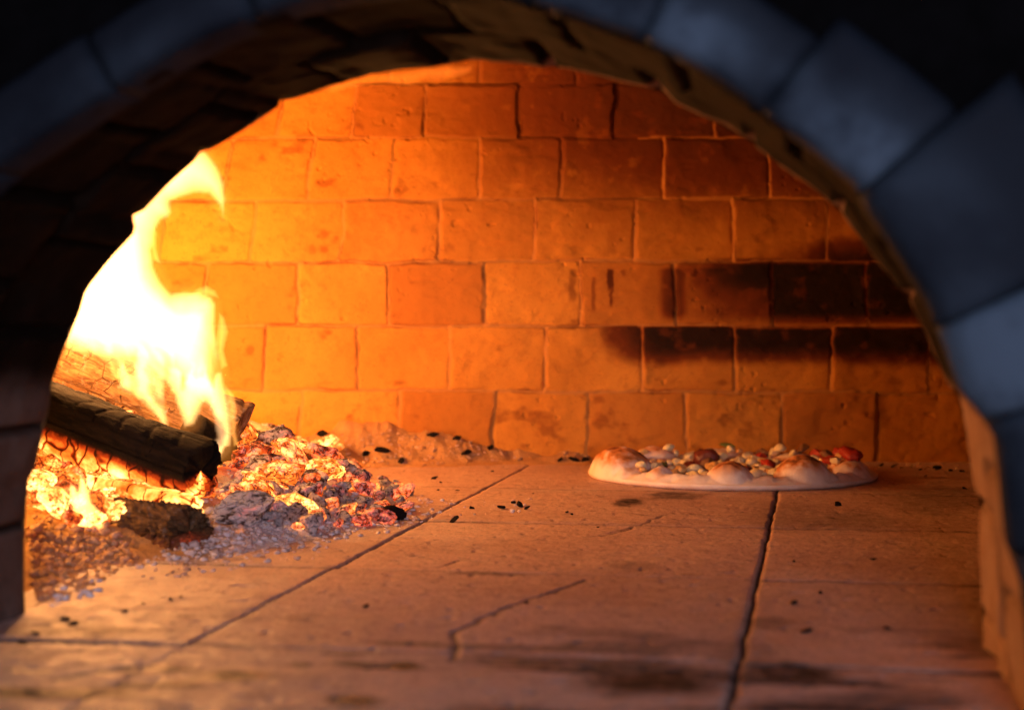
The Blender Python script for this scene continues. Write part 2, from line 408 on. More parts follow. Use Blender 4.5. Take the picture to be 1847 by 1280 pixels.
for r in range(7):
    yb, yt = rows[r], rows[r + 1]
    yb2 = 833 if r == 0 else yb
    inr = (wy <= yb) & (wy > yt)
    tfrac = (yb2 - wy) / (yb2 - yt)
    lean = 0
    if r >= 3:
        lean = np.clip((900 - wx) / 450, 0, 1.2) * 20 * tfrac - np.clip((wx - 1200) / 300, 0, 1.5) * 5 * tfrac
    jx = wx - lean
    J = np.array(joints[r]) + rng.uniform(-3, 3, len(joints[r]))
    k = np.searchsorted(J, jx)
    kl = np.clip(k - 1, 0, len(J) - 1); kr = np.clip(k, 0, len(J) - 1)
    dl = np.where(k > 0, jx - J[kl], 50); dr = np.where(k < len(J), J[kr] - jx, 50)
    ex = np.minimum(np.abs(dl), np.abs(dr))
    ey = np.minimum(np.abs(yb - wy), np.abs(wy - yt))
    if r == 0: ey = np.abs(wy - yt)
    R_ = 8.0     # rounded brick corners
    cx, cyy = np.maximum(R_ - ex, 0), np.maximum(R_ - ey, 0)
    e = np.where((cx > 0) & (cyy > 0), R_ - np.hypot(cx, cyy), np.minimum(ex, ey))
    edge = np.where(inr, e, edge); bid = np.where(inr, k + 20 * r, bid)
    bx_ = np.where(inr, (dl - dr) / 170, bx_); by_ = np.where(inr, tfrac - .5, by_)
chip = fbm(PX / 16, PY / 16, s=63, o=3); chip2 = fbm(PX / 60, PY / 60, s=64)
jw = 1.5 + 1.5 * chip + 1.0 * chip2
mort = 1 - sst(jw * .6, jw + 3.2, edge)
bi = bid.astype(np.int64); o0 = np.zeros_like(bi)
r1, r2, r3 = _h(bi, o0, o0, 1), _h(bi, o0, o0, 2), _h(bi, o0, o0, 3)
relief = .0019 * (.25 + .95 * sst(-.35, .25, fbm(PX / 75, PY / 45, s=163))) * sst(jw * .3, jw + 4.5, edge) * (.75 + .5 * r1) + .0020 * (r1 - .5) + .005 * (r2 - .5) * bx_ + .005 * (r3 - .5) * by_
relief += .0007 * fbm(PX / 40, PY / 40, s=65) + .0005 * chip
relief += .0012 * mort * sst(.15, .5, fbm(PX / 34, PY / 14, s=69))        # mortar squeezed out here and there
relief -= .0022 * sst(.45, .7, fbm(PX / 9, PY / 9, s=66, o=2)) * sst(.0, .5, fbm(PX / 80, PY / 80, s=67))
ZZ = CAMH - (PY - 567) / FPX * 2.1
lean_y = -0.75 * np.maximum(0, ZZ - .26) ** 2 - .35 * np.maximum(0, ZZ - .40)**2
Xq = (PX - CX) / FPX * 2.1
curv = -.22 * np.maximum(0, np.abs(Xq - .1) - .45) ** 2
pts = P(PX, PY, 2.1 + lean_y + curv - relief)
# soot in its own shape on the bricks, plus a painted falloff of light
wob = 34 * fbm(PX / 90, PY / 60, s=71) + 10 * fbm(PX / 22, PY / 22, s=172)
sg = sst(1165, 1370, PX + wob + .0 * PY) * sst(455, 482, PY) * sst(600, 560, PY)                        # course 3
low3 = sst(540, 585, PY) * sst(1400, 1210, PX)
sg = np.maximum(sg * (1 - .45 * sst(500, 560, PY) * sst(1395, 1385, PX)), 0)
sg = np.maximum(sg, .95 * sst(1200, 1300, PX + wob) * sst(478, 486, PY) * sst(540, 478, PY))
sg = np.maximum(sg, .75 * np.exp(-((PX - 1215) / 26) ** 2) * sst(476, 490, PY) * sst(590, 560, PY))
c2 = sst(1030, 1200, PX + wob) * sst(676, 624, PY + .25 * wob) * sst(585, 590, PY)                       # course 2 upper half
sg = np.maximum(sg, c2 * .97)
c4 = sst(1330, 1520, PX + wob) * sst(395, 470, PY + wob * .5) * (PY < 476)                              # course 4 lower right
sg = np.maximum(sg, c4 * .93)
sg = np.maximum(sg, .80 * sst(560, 160, PY) * sst(480, 1300, PX))  # firelight falloff towards the upper right, painted as a dark film
drip = np.zeros_like(PX)
for a, y0_, y1_, wd, k in [(1036, 378, 466, 9, .20), (1065, 380, 466, 7, .13), (1082, 384, 455, 6, .10), (1104, 372, 462, 14, .24), (1120, 380, 440, 7, .12),
                          (1101, 487, 524, 8, .7), (1103, 520, 553, 4, .5), (1071, 500, 562, 6, .35), (1033, 486, 545, 9, .32), (1126, 487, 500, 5, .35)]:
    drip = np.maximum(drip, k * (1 - sst(wd * .4, wd * 1.1, np.abs(PX - a + 4 * fbm(PX / 20, PY / 14, s=72)))) * sst(y0_ - 5, y0_ + 2, PY) * sst(y1_ + 8, y1_ - 8, PY))
halo = .40 * np.exp(-np.hypot((PX - 1500) / 330, (PY - 520) / 95) ** 2 + .5 * fbm(PX / 110, PY / 70, s=170))
sg = np.maximum(sg, np.clip(halo, 0, .7)); sg = np.maximum(sg, drip)
sg = np.maximum(sg, .30 * sst(.25, .6, fbm(PX / 45, PY / 30, s=73)) * (edge > 3))
sg = sg * (1 - .6 * mort * (PX > 1150)) * (1 - .25 * sst(.2, .6, fbm(PX / 24, PY / 24, s=171)))
gapline = np.exp(-((edge - jw - 1.0) / 1.6) ** 2) * sst(-.2, .5, fbm(PX / 50, PY / 50, s=74)) * .42
sg = np.clip(np.maximum(sg, gapline), 0, 1)
part('back_wall', mkmesh('back_wall', pts.reshape(-1, 3), gridfaces(*PX.shape), M['wall'],
     dict(var=np.clip(r1 * r2 * 1.6, 0, 1).ravel(), mortar=mort.ravel(), soot=sg.ravel())),
     'curved wall of orange firebricks with a black scorch on its right side')

# ---- vault and side walls closing the chamber
def vault():
    V = []; nr, nc = 40, 48
    for i in range(nr):
        t = i / (nr - 1); y = .80 + t * 1.36
        for j in range(nc):
            a = math.pi * j / (nc - 1)
            w = .78 ; hgt = .40 + .19 * math.sin(math.pi * min(1, .25 + t * .55)) 
            if t > .9: hgt += 0.0
            x = .08 - w * math.copysign(abs(math.cos(a)) ** .55, math.cos(a)); z = hgt * max(math.sin(a), 0) ** .75 - .01
            z += .004 * math.sin(x * 40) * math.sin(y * 50)
            V.append((x, y, z))
    return mkmesh('vault', V, gridfaces(nr, nc), M['vault'])
part('vault', vault())

# ---- entrance arch, traced brick by brick from its inner edge, 0.21 m deep
L0 = np.array([-0.286, 1.03])
def uz(px, py, dv):
    """where the sight line meets the vertical arch plane moved dv towards the camera"""
    r = raydir(px, py); o = L0 - VX * dv
    k = (o @ VX) / (r[0] * VX[0] + r[1] * VX[1])
    X_, Y_, Z_ = r[0] * k, r[1] * k, CAMH + r[2] * k
    return np.array([(X_ - o[0]) * UX[0] + (Y_ - o[1]) * UX[1], Z_])
def world(u_, z_, dv): 
    q = L0 - VX * dv + UX * u_
    return (q[0], q[1], z_)
far = [(50, 1112), (50, 985), (56, 866), (68, 842), (94, 735), (98, 691), (120, 634), (151, 560), (161, 526), (205, 470), (246, 426), (249, 412), (244, 392), (263, 385),
       (310, 335), (356, 294), (361, 279), (392, 270), (443, 239), (506, 197), (508, 184), (531, 184), (600, 160), (668, 139), (677, 135), (780, 126), (852, 113), (868, 113),
       (1021, 128), (1066, 139), (1194, 170), (1220, 193), (1300, 230), (1373, 272), (1450, 330), (1520, 391), (1570, 455), (1616, 520), (1637, 540), (1660, 592), (1683, 645), (1705, 690), (1726, 722),
       (1740, 790), (1752, 867), (1764, 905), (1765, 1000), (1767, 1080), (1770, 1172)]
near = [(-330, 1400), (-320, 1000), (-290, 800), (-230, 600), (-120, 430), (0, 312), (140, 222), (300, 118), (410, 62), (520, 18), (640, -10), (760, -24), (890, -12), (1010, 22), (1165, 76),
        (1250, 118), (1340, 180), (1400, 222), (1470, 272), (1545, 335), (1560, 372), (1620, 462), (1672, 545), (1700, 610), (1732, 700), (1770, 745), (1800, 790), (1812, 900), (1822, 980), (1850, 1060), (1862, 1180), (1870, 1420)]
DEEP = .215
farU = np.array([uz(a, b, 0) for a, b in far]); nearU = np.array([uz(a, b, DEEP) for a, b in near])
farU[0, 1] = farU[-1, 1] = -.005; nearU[0, 1] = nearU[-1, 1] = -.005
def arclen(A):
    l = np.concatenate([[0], np.cumsum(np.hypot(*(A[1:] - A[:-1]).T))]); return l / l[-1]
def resample(A, n):
    # by angle around the arch's middle so near and far correspond
    c = np.array([.27, .06]); a = np.unwrap(np.arctan2(A[:, 1] - c[1], A[:, 0] - c[0]))
    a = np.minimum.accumulate(a - 1e-9 * np.arange(len(a)))
    t = np.linspace(0, 1, n); lo, hi = a[0], a[-1]
    q = lo + (hi - lo) * t
    return np.stack([np.interp(-q, -a, A[:, 0]), np.interp(-q, -a, A[:, 1])], -1), q
N = 420
fR, qf = resample(farU, N); nR, qn = resample(nearU, N)
# intrados sheet (kept inside the same mesh as the bricks it shows): rows from far edge to near edge, stepping per brick ring
depths = np.concatenate([[0, .004, .012], np.linspace(.02, DEEP - .012, 40), [DEEP - .004, DEEP]])
c0 = np.array([.27, .06])
Vv = []; soot_shade = []; va_ = []
arcf = arclen(fR); total = 1.1
for d_ in depths:
    w_ = d_ / DEEP
    A = fR * (1 - w_) + nR * w_
    n_ = A - c0; n_ /= np.linalg.norm(n_, axis=1)[:, None]
    arc = arcf * 1.05
    ring = 0 if d_ < .105 else 1
    bw = .064
    ph = (arc + (0.03 if ring else 0)) / bw
    dj = np.abs(ph - np.round(ph)) * bw; dd = np.minimum(dj, abs(d_ - .105) if 1 else 9)
    groove = .006 * (1 - sst(.001, .0045, dd))
    hid = _h(np.floor(ph).astype(np.int64), np.full(N, ring), np.zeros(N, np.int64), 77)
    step = np.array(.006) * (hid - .5) * sst(.0, .03, d_)
    bev = 0.004 * (1 - sst(0, .010, d_)) if d_ < .02 else 0
    rough = .0022 * fbm(arc * 45, np.full(N, d_ * 45), s=80) * (1 - sst(.01, 0, d_) * .7)
    A2 = A + n_ * (groove * sst(0, .012, d_) + bev * .5 + step + rough)[:, None]
    for i in range(N):
        Vv.append(world(A2[i, 0], max(A2[i, 1], -.006), d_))
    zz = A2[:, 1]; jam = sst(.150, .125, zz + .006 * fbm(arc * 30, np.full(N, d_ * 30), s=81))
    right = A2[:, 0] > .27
    lit_edge = sst(.018, .009, np.full(N, d_) + .004 * fbm(arc * 20, arc * 0, s=84)) * right * .9  # lit far edge on the right, painted as a paler strip
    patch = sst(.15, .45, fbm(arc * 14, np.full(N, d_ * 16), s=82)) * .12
    soot_shade.append(np.clip((1 - jam) * (1 - lit_edge) * (1 - .06 * patch) + .80 * jam * ~right + groove * 60 * .5, 0, 1)); va_.append(hid)  # real soot above; the left jamb's shade is painted into the same mask
intr_F = gridfaces(len(depths), N, True)
part('arch_soffit', mkmesh('arch_soffit', np.array(Vv), intr_F, M['arch'], dict(soot=np.concatenate(soot_shade), var=np.concatenate(va_))),
     'sooty underside of the entrance arch with its brick jambs, left one painted in shade')

# front ring of face bricks round the mouth
def ring_bricks():
    V, Fc, va = [], [], []
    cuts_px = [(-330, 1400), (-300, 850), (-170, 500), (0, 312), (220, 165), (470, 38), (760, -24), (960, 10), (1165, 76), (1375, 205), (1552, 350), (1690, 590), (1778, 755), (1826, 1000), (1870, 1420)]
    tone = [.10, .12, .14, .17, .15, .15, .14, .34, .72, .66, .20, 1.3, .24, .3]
    seg_q = []
    for a, b in cuts_px:
        p = uz(a, b, DEEP); seg_q.append(math.atan2(p[1] - c0[1], p[0] - c0[0]))
    seg_q = np.unwrap(seg_q)
    for k in range(len(seg_q) - 1):
        q0, q1 = seg_q[k] - .0015, seg_q[k + 1] + .0015
        m_, wN = 14, 12
        q = np.linspace(q0, q1, m_)
        inner = np.stack([np.interp(-q, -qn, nR[:, 0]), np.interp(-q, -qn, nR[:, 1])], -1)
        n_ = inner - c0; n_ /= np.linalg.norm(n_, axis=1)[:, None]
        base = len(V)
        wd = [.13, .09, .045, .030, .028, .026, .026, .030, .038, .050, .078, .11, .13, .13][k]
        tl = rng.uniform(-.006, .006)
        for j in range(wN):
            s_ = j / (wN - 1)
            for i in range(m_):
                ei = min(i, m_ - 1 - i) / (m_ - 1); ej = min(s_, 1 - s_)
                rnd_ = .003 * (1 - float(sst(0, .06, ei))) + .005 * (1 - float(sst(0, .10, ej)))
                p = inner[i] + n_[i] * (.000 + s_ * wd)
                bump = .004 * float(fbm(p[0] * 28, p[1] * 28, s=90))
                V.append(world(p[0], p[1], DEEP + .014 - rnd_ + bump + tl * (i / m_ - .5)))
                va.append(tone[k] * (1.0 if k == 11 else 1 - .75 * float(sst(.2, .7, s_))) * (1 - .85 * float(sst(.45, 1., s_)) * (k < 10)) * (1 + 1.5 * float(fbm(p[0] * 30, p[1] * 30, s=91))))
        for j in range(wN - 1):
            for i in range(m_ - 1):
                a = base + j * m_ + i; Fc.append((a, a + 1, a + m_ + 1, a + m_))
        # sides back to the masonry
        per = [base + i for i in range(m_)] + [base + j * m_ + m_ - 1 for j in range(1, wN)] + [base + (wN - 1) * m_ + i for i in range(m_ - 2, -1, -1)] + [base + j * m_ for j in range(wN - 2, 0, -1)]
        vb = len(V)
        for id_ in per:
            p = V[id_]; V.append((p[0] + VX[0] * .03, p[1] + VX[1] * .03, p[2])); va.append(tone[k] * .5)
        for i in range(len(per)):
            j = (i + 1) % len(per); Fc.append((per[i], vb + i, vb + j, per[j]))
    return mkmesh('arch_face', V, Fc, M['ring'], dict(var=np.clip(np.array(va), 0, 1)))
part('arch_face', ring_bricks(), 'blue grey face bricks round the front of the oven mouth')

# masonry body of the front wall, outer sheet black plaster, inner sheet brick
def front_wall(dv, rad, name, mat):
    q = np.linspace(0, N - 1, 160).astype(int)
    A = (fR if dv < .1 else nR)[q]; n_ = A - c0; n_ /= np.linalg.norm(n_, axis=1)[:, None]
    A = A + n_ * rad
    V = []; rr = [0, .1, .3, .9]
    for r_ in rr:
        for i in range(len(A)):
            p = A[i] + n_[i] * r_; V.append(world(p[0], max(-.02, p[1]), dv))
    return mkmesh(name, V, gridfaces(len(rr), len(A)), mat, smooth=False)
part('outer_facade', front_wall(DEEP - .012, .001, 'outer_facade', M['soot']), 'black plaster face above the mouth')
part('inner_facade', front_wall(.003, .001, 'inner_facade', M['vault']))

# ================================================================== ASH BED
poly_px = [(20, 1112), (60, 1100), (150, 1068), (240, 1030), (330, 1022), (430, 1018), (520, 1000), (600, 985), (700, 964), (760, 942), (800, 918), (770, 893), (735, 872), (690, 862), (640, 852)]
polyf = [tuple(F(a, b)[:2]) for a, b in poly_px] + [(-.13, 2.0), (.0, 2.2), (-.9, 2.2), (-.9, 1.0)]
def mound(x, y):
    x = np.asarray(x, float); y = np.asarray(y, float)
    s = sdf(x + .012 * fbm(x * 30, y * 30, s=101), y + .012 * fbm(x * 30 + 7, y * 30, s=102), polyf)
    g = lambda cx, cy_, sx, sy, a: a * np.exp(-((x - cx) / sx) ** 2 - ((y - cy_) / sy) ** 2)
    h = .010 + g(-.42, 1.52, .15, .17, .055) + g(-.30, 1.68, .12, .14, .030) + g(-.2, 1.62, .12, .10, .012) + g(-.42, 1.24, .09, .10, .022)
    h = h * sst(-.004, .11, s)
    # ash swept against the back wall
    w_ = np.exp(-((y - 2.11) / .055) ** 2)
    ridge = .040 * np.exp(-((x + .17) / .07) ** 2) + .034 * np.exp(-((x + .08) / .045) ** 2) + .018 * np.exp(-((x + .26) / .1) ** 2) + .013 * np.exp(-((x - .01) / .05) ** 2) + .009 * np.exp(-((x - .08) / .04) ** 2)
    ridge += .006 * sst(.35, .6, x) * (1 + fbm(x * 60, y * 10, s=104)) * .5
    h = h + w_ * ridge * .78 * (1 + .45 * fbm(x * 45, y * 45, s=105))
    n = fbm(x * 40, y * 40, s=106, o=5)
    k = sst(.001, .012, h)
    return h + k * (.009 * n + .0035 * np.abs(fbm(x * 130, y * 130, s=107, o=3))) - .0035 * (1 - k)
def surf(px, py):
    r = raydir(px, py); lo = None
    ks = np.linspace(.9, 2.12, 500)
    xs_, ys_, zs_ = r[0] * ks / r[1], ks, CAMH + r[2] * ks / r[1]
    h = np.maximum(mound(xs_, ys_), 0)
    idx = np.argmax(zs_ <= h) if (zs_ <= h).any() else len(ks) - 1
    return np.array([xs_[idx], ys_[idx], h[idx]])
mx = np.linspace(-.62, .62, 560); my = 1 / np.linspace(1 / 1.0, 1 / 2.125, 420)
MX, MY = np.meshgrid(mx, my); MZ = mound(MX, MY)
mpx, mpy = topx(MX, MY, MZ)
pale = sst(330, 480, mpx) * sst(760, 860, mpy) + sst(1000, 1040, mpy) * .55 * sst(120, 200, mpx)
pale = np.clip(pale * (.8 + .7 * fbm(MX * 22, MY * 22, s=110)), 0, 1) * sst(2.02, 1.9, MY)
hotm = np.exp(-((MX + .42) / .13) ** 2 - ((MY - 1.45) / .13) ** 2) * 1.0 + .55 * np.exp(-((MX + .28) / .06) ** 2 - ((MY - 1.6) / .1) ** 2) + .0
keep = (MZ > -.002)
fc = gridfaces(*MX.shape); kf = keep.ravel()[fc].any(axis=1)
ash = link('ash_bed', mkmesh('ash_bed', np.stack([MX, MY, MZ], -1).reshape(-1, 3), fc[kf], M['ash'], dict(pale=pale.ravel(), hotness=np.clip(hotm, 0, 1).ravel())))
tag(ash, 'heap of pale and rusty wood ash under the fire and along the wall', 'ash', kind='stuff')

# ---- rock-like lumps
def icoverts(sub):
    import bmesh
    bm = bmesh.new(); bmesh.ops.create_icosphere(bm, subdivisions=sub, radius=1)
    V = np.array([v.co[:] for v in bm.verts]); Fc = np.array([[v.index for v in f.verts] for f in bm.faces]); bm.free()
    return V, Fc
ICO3, ICO3F = icoverts(4)
ICO2, ICO2F = icoverts(2)
def lump_v(seed, stretch=(1.25, .72, .58), facets=9, rough=.075, V=ICO3):
    r = np.random.default_rng(seed); V = V.copy()
    for _ in range(facets):
        n = r.normal(size=3); n /= np.linalg.norm(n); d = r.uniform(.5, .8)
        k = V @ n; V = V - np.maximum(k - d, 0)[:, None] * n * .9
    nn = fbm(V[:, 0] * 1.7 + seed, V[:, 1] * 1.7, V[:, 2] * 1.7, s=seed) * .36 + fbm(V[:, 0] * 6, V[:, 1] * 6, V[:, 2] * 6, s=seed + 3) * rough
    return V * (1 + nn)[:, None] * np.array(stretch)
def place(meshes, pos, size, name, label, cat, group=None, flat=None):
    o = link(name, random.choice(meshes) if isinstance(meshes, list) else meshes)
    o.location = pos; o.rotation_euler = (random.uniform(-.6, .6), random.uniform(-.6, .6), random.uniform(0, 6.28))
    o.scale = (size * random.uniform(.8, 1.2), size * random.uniform(.8, 1.2), size * random.uniform(.8, 1.15) * (flat or 1))
    return tag(o, label, cat, group)
def lumps(prefix, mat, n=8, **kw):
    return [mkmesh(prefix, lump_v(s * 13 + hash(len(prefix)) % 50, **kw), ICO3F, mat) for s in range(n)]
L_em = lumps('ember', M['ember'], 9); L_emw = lumps('ember', M['ember_w'], 5); L_em2 = lumps('embers', M['ember2'], 9); L_coal = lumps('charcoal', M['coal'], 9)
L_blk = lumps('black_char', M['black'], 6, stretch=(1, .7, .45), rough=.2)

# ---- crumbs: countless, one object
def crumbs(name, regions, mat_attr):
    V, Fc, pl, ht = [], [], [], []
    nV = 0
    protos = [lump_v(900 + i, (1.15, .75, .6), 5, .45, ICO2) for i in range(8)]
    for poly, cnt, (s0, s1), pale_r, heat_r in regions:
        xs_ = [p[0] for p in poly]; ys_ = [p[1] for p in poly]; k = 0; tries = 0
        while k < cnt and tries < cnt * 20:
            tries += 1
            a, b = random.uniform(min(xs_), max(xs_)), random.uniform(min(ys_), max(ys_))
            if not bool(inside(np.array(a), np.array(b), poly)): continue
            p = surf(a, b); s_ = s0 * .7 + (s1 * 1.25 - s0 * .7) * random.random() ** 7
            an = random.uniform(0, 6.28); c_, q_ = math.cos(an), math.sin(an)
            pr = protos[k % 8] * s_
            R_ = np.stack([pr[:, 0] * c_ - pr[:, 1] * q_, pr[:, 0] * q_ + pr[:, 1] * c_, pr[:, 2]], -1) + p + np.array([0, 0, s_ * .3])
            V.append(R_); Fc.append(ICO2F + nV); nV += len(R_)
            pl.append(np.full(len(R_), random.uniform(*pale_r))); ht.append(np.full(len(R_), random.uniform(*heat_r))); k += 1
    return mkmesh(name, np.concatenate(V), np.concatenate(Fc), M['ash'], dict(pale=np.concatenate(pl), hotness=np.concatenate(ht)))
reg = [([(330, 860), (470, 890), (470, 990), (330, 1012)], 700, (.0010, .0042), (.35, 1), (0, .1)),
       ([(50, 955), (230, 985), (250, 1015), (150, 1065), (60, 1095)], 1657, (0.0007, 0.0031), (0, .15), (0, .22)),
       ([(60, 925), (180, 945), (250, 985), (120, 1010), (50, 1000)], 270, (0.0014, 0.0043), (0, .2), (0, .3)),
       ([(360, 960), (560, 930), (760, 905), (830, 900), (780, 935), (700, 962), (560, 990), (400, 1015), (250, 1020)], 2040, (0.0005, 0.0029), (.45, 1), (0, 0)),
       ([(240, 1018), (600, 985), (560, 1010), (420, 1030), (260, 1050)], 240, (0.0005, 0.0027), (.1, .7), (0, 0)),
       ([(400, 840), (620, 850), (730, 875), (780, 905), (700, 950), (420, 960)], 1581, (0.0005, 0.0031), (.3, 1), (0, .25)),
       ([(540, 790), (700, 780), (900, 800), (950, 828), (800, 838), (680, 850), (560, 840)], 1071, (0.0005, 0.0026), (0, .35), (0, 0)),
       ([(100, 1060), (190, 1040), (200, 1065), (80, 1100)], 90, (0.0009, 0.0036), (.7, 1), (0, 0)),
       ([(800, 900), (960, 900), (960, 925), (800, 935)], 90, (0.0005, 0.0019), (.3, 1), (0, 0)),
       ([(1005, 806), (1095, 806), (1090, 826), (1015, 826)], 135, (0.0009, 0.0029), (0, .1), (0, 0)),
       ([(1575, 836), (1745, 840), (1745, 852), (1580, 846)], 90, (0.0007, 0.0025), (0, .2), (0, 0))]
tag(link('ash_crumbs', crumbs('ash_crumbs', reg, None)), 'countless ash and char crumbs strewn over the ash heap', 'ash crumbs', kind='stuff')

# ---- individual embers and coals
def scatter(poly, cnt, s0, s1, meshes, name, label, cat, group, lift=.4):
    xs_ = [p[0] for p in poly]; ys_ = [p[1] for p in poly]; k = 0; pts_ = []
    tries = 0
    while k < cnt and tries < 4000:
        tries += 1
        a, b = random.uniform(min(xs_), max(xs_)), random.uniform(min(ys_), max(ys_))
        if not bool(inside(np.array(a), np.array(b), poly)): continue
        p = surf(a, b); s_ = random.uniform(s0, s1)
        if any((p[0] - q[0]) ** 2 + (p[1] - q[1]) ** 2 < ((s_ + q[2]) * .55) ** 2 for q in pts_): continue
        pts_.append((p[0], p[1], s_)); k += 1
        place(meshes, (p[0], p[1], p[2] + s_ * lift), s_, name, label, cat, group)
scatter([(60, 790), (200, 770), (360, 850), (380, 900), (200, 950), (60, 940)], 62, .012, .021, L_em + L_emw, 'ember', 'glowing orange ember heaped beneath the charred log', 'ember', 'embers under the charred log', .7)
scatter([(90, 880), (190, 870), (230, 940), (190, 975), (120, 970)], 12, .010, .017, L_emw, 'ember', 'yellow hot ember in the brightest pocket at the heap front', 'ember', 'yellow hot embers', .6)
scatter([(390, 790), (470, 790), (620, 850), (560, 910), (430, 880)], 26, .013, .026, L_em + L_em2, 'ember', 'orange and cream ember right of the flame foot', 'ember', 'embers right of the flame', .6)
scatter([(400, 870), (620, 850), (740, 880), (770, 910), (690, 950), (520, 960), (420, 930)], 80, .006, .012, L_em2 + L_coal, 'charcoal', 'ash dusted charcoal lump on the pale ash spread', 'charcoal', 'charcoal lumps on the ash spread', .5)
scatter([(560, 780), (820, 775), (930, 820), (760, 836), (640, 845)], 8, .005, .009, L_blk, 'charcoal', 'small black lump in the brown ash along the wall', 'charcoal', 'lumps along the wall', .3)
for a, b, s_, me, lb in [(150, 835, .028, L_em[1], 'large glowing ember block left of centre under the charred log'), (215, 880, .030, L_emw[1], 'broad yellow hot ember block below the middle of the charred log'),
                         (100, 815, .026, L_em[5], 'large orange ember block beside the left jamb under the charred log'), (110, 905, .024, L_em[2], 'orange ember block low beside the left jamb'),
                         (290, 900, .026, L_emw[3], 'yellow ember block just behind the burnt stub'), (445, 850, .028, L_em[6], 'big cream and orange coal at the right foot of the flame'),
                         (500, 880, .022, L_em2[5], 'big pinkish ash dusted coal right of the flame foot'), (560, 885, .020, L_em2[6], 'ash dusted orange coal in the middle of the right heap'),
                         (465, 905, .020, L_em[8], 'red glowing coal behind the long white chunk'), (640, 890, .018, L_em2[7], 'flat pinkish coal on the thin right part of the heap')]:
    p = surf(a, b); place(me, (p[0], p[1] + s_ * .4, p[2] + s_ * .35), s_, 'ember', lb, 'ember')
for i, (a, b, s_, me, lb) in enumerate([
        (603, 818, .013, L_em[0], 'faceted glowing ember perched at the end of the thin pale stick'),
        (640, 848, .012, L_em2[2], 'rounded tan ember beside the foot of the stick'),
        (497, 940, .014, L_coal[3], 'round grey charcoal lump right of the long ash covered chunk'),
        (545, 925, .014, L_em[4], 'split orange ember between grey lumps in the ash spread'),
        (560, 960, .015, L_coal[5], 'largest white angular ash lump in the ash spread'),
        (720, 905, .014, L_em2[1], 'reddish ember at the right edge of the heap'),
        (690, 945, .012, L_em2[3], 'orange pebble sized ember beside the floor joint'),
        (712, 938, .012, L_blk[0], 'black hollow char shell beside the floor joint')]):
    p = surf(a, b); o = place(me, (p[0], p[1], p[2] + s_ * .5), s_, 'charcoal' if 'ember' not in lb else 'ember', lb, 'ember' if 'ember' in lb else 'charcoal')

def chunk(px, py, d, size, rot, mat, seed, name, label, cat, facets=9, rough=.12):
    me = mkmesh(name, lump_v(seed, (1, 1, 1), facets, rough), ICO3F, mat)
    o = link(name, me, loc=P(px, py, d)); o.rotation_euler = rot; o.scale = size
    return tag(o, label, cat)
chunk(437, 928, float(surf(437, 930)[1]) - .012, (.036, .019, .017), (.1, -.28, -.1), M['coal'], 33, 'charcoal', 'long white ash covered chunk lying right of the charred log', 'charcoal')

# ---- logs
def log_mesh(name, A, B, prof, mat, seed, heatf, fur=.015, n=150, m=120, rough=.10, taper=(1, 1), up=(0, 0, 1), sag=0, endheat=0):
    A, B = np.array(A), np.array(B); ax = B - A; Ln = np.linalg.norm(ax); ax = ax / Ln
    side = np.cross(ax, up); side /= np.linalg.norm(side); upv = np.cross(side, ax)
    th = np.linspace(0, 2 * np.pi, m, endpoint=False)
    pr = np.interp(np.degrees(th), [p[0] for p in prof] + [360], [p[1] for p in prof] + [prof[0][1]])
    V, UV, HT = [], [], []
    ts = np.concatenate([[0], np.linspace(0, 1, n), [1, 1, 1]])
    shr = np.concatenate([[0.001], np.ones(n), [.93, .6, .001]])
    shr[1] = .96; shr[-4] = .99
    for i, (t, sh) in enumerate(zip(ts, shr)):
        r = pr * (taper[0] * (1 - t) + taper[1] * t)
        # charring cracks: blocky cells along the length
        nz = fbm(np.cos(th) * 1.4 + seed, np.sin(th) * 1.4, t * Ln * 14, s=seed, o=4) * rough
        grain = .035 * fbm(np.cos(th) * 9, np.sin(th) * 9, t * Ln * 6, s=seed + 9, o=2)
        ce = (t * Ln + .006 * vnoise(th * 3, t * 9, s=seed)) / .022
        ring_ = -.05 * np.exp(-(np.abs(ce - np.round(ce)) / .09) ** 2) * (vnoise(th * 2.5, np.round(ce) * 7.3, s=seed + 4) > -.15)
        nz = nz + .20 * fbm(np.cos(th) * .8, np.sin(th) * .8, t * Ln * 7, s=seed + 21, o=2) + fur * fbm(np.cos(th) * 11, np.sin(th) * 11, t * Ln * 300, s=seed + 31, o=3)
        r = r * (1 + nz + grain + ring_) * sh
        cpt = A + ax * Ln * t + upv * sag * math.sin(math.pi * t)
        if i == len(ts) - 1: cpt = cpt - ax * .002
        extra = (ax[None, :] * (.012 * fbm(np.cos(th) * 3, np.sin(th) * 3, s=seed + 6))[:, None]) if sh > .5 and i > n - 1 else 0
        pts_ = cpt + side * (np.cos(th) * r)[:, None] + upv * (np.sin(th) * r)[:, None] + extra
        V.append(pts_); UV.append(np.stack([np.full(m, t * Ln), th * pr.mean(), np.full(m, 0 if sh > .95 else sh * .05)], -1))
        HT.append(np.clip(heatf(th, t) + (endheat if i > n else 0), 0, 1) * np.ones(m))
    nr = len(ts); idx = np.arange(nr * m).reshape(nr, m)
    a = idx[:-1]; b = idx[1:]
    f = np.stack([a, np.roll(a, -1, 1), np.roll(b, -1, 1), b], -1).reshape(-1, 4)
    return mkmesh(name, np.concatenate(V), f, mat, dict(luv=np.concatenate(UV), hotness=np.concatenate(HT)))
mlog_bark = m_log('pale_bark', (.34, .18, .08), (.10, .05, .022), .10, ashy=.3)
mlog_char = m_log('charred_wood', (.0035, .0026, .0022), (.010, .0065, .005), .8, ashy=-.2)
mlog_stick = m_log('pale_stick', (.5, .34, .22), (.32, .18, .1), .3, ashy=.6)
mlog_stub = m_log('burnt_stub', (.16, .085, .035), (.05, .028, .014), .6, ashy=.25)
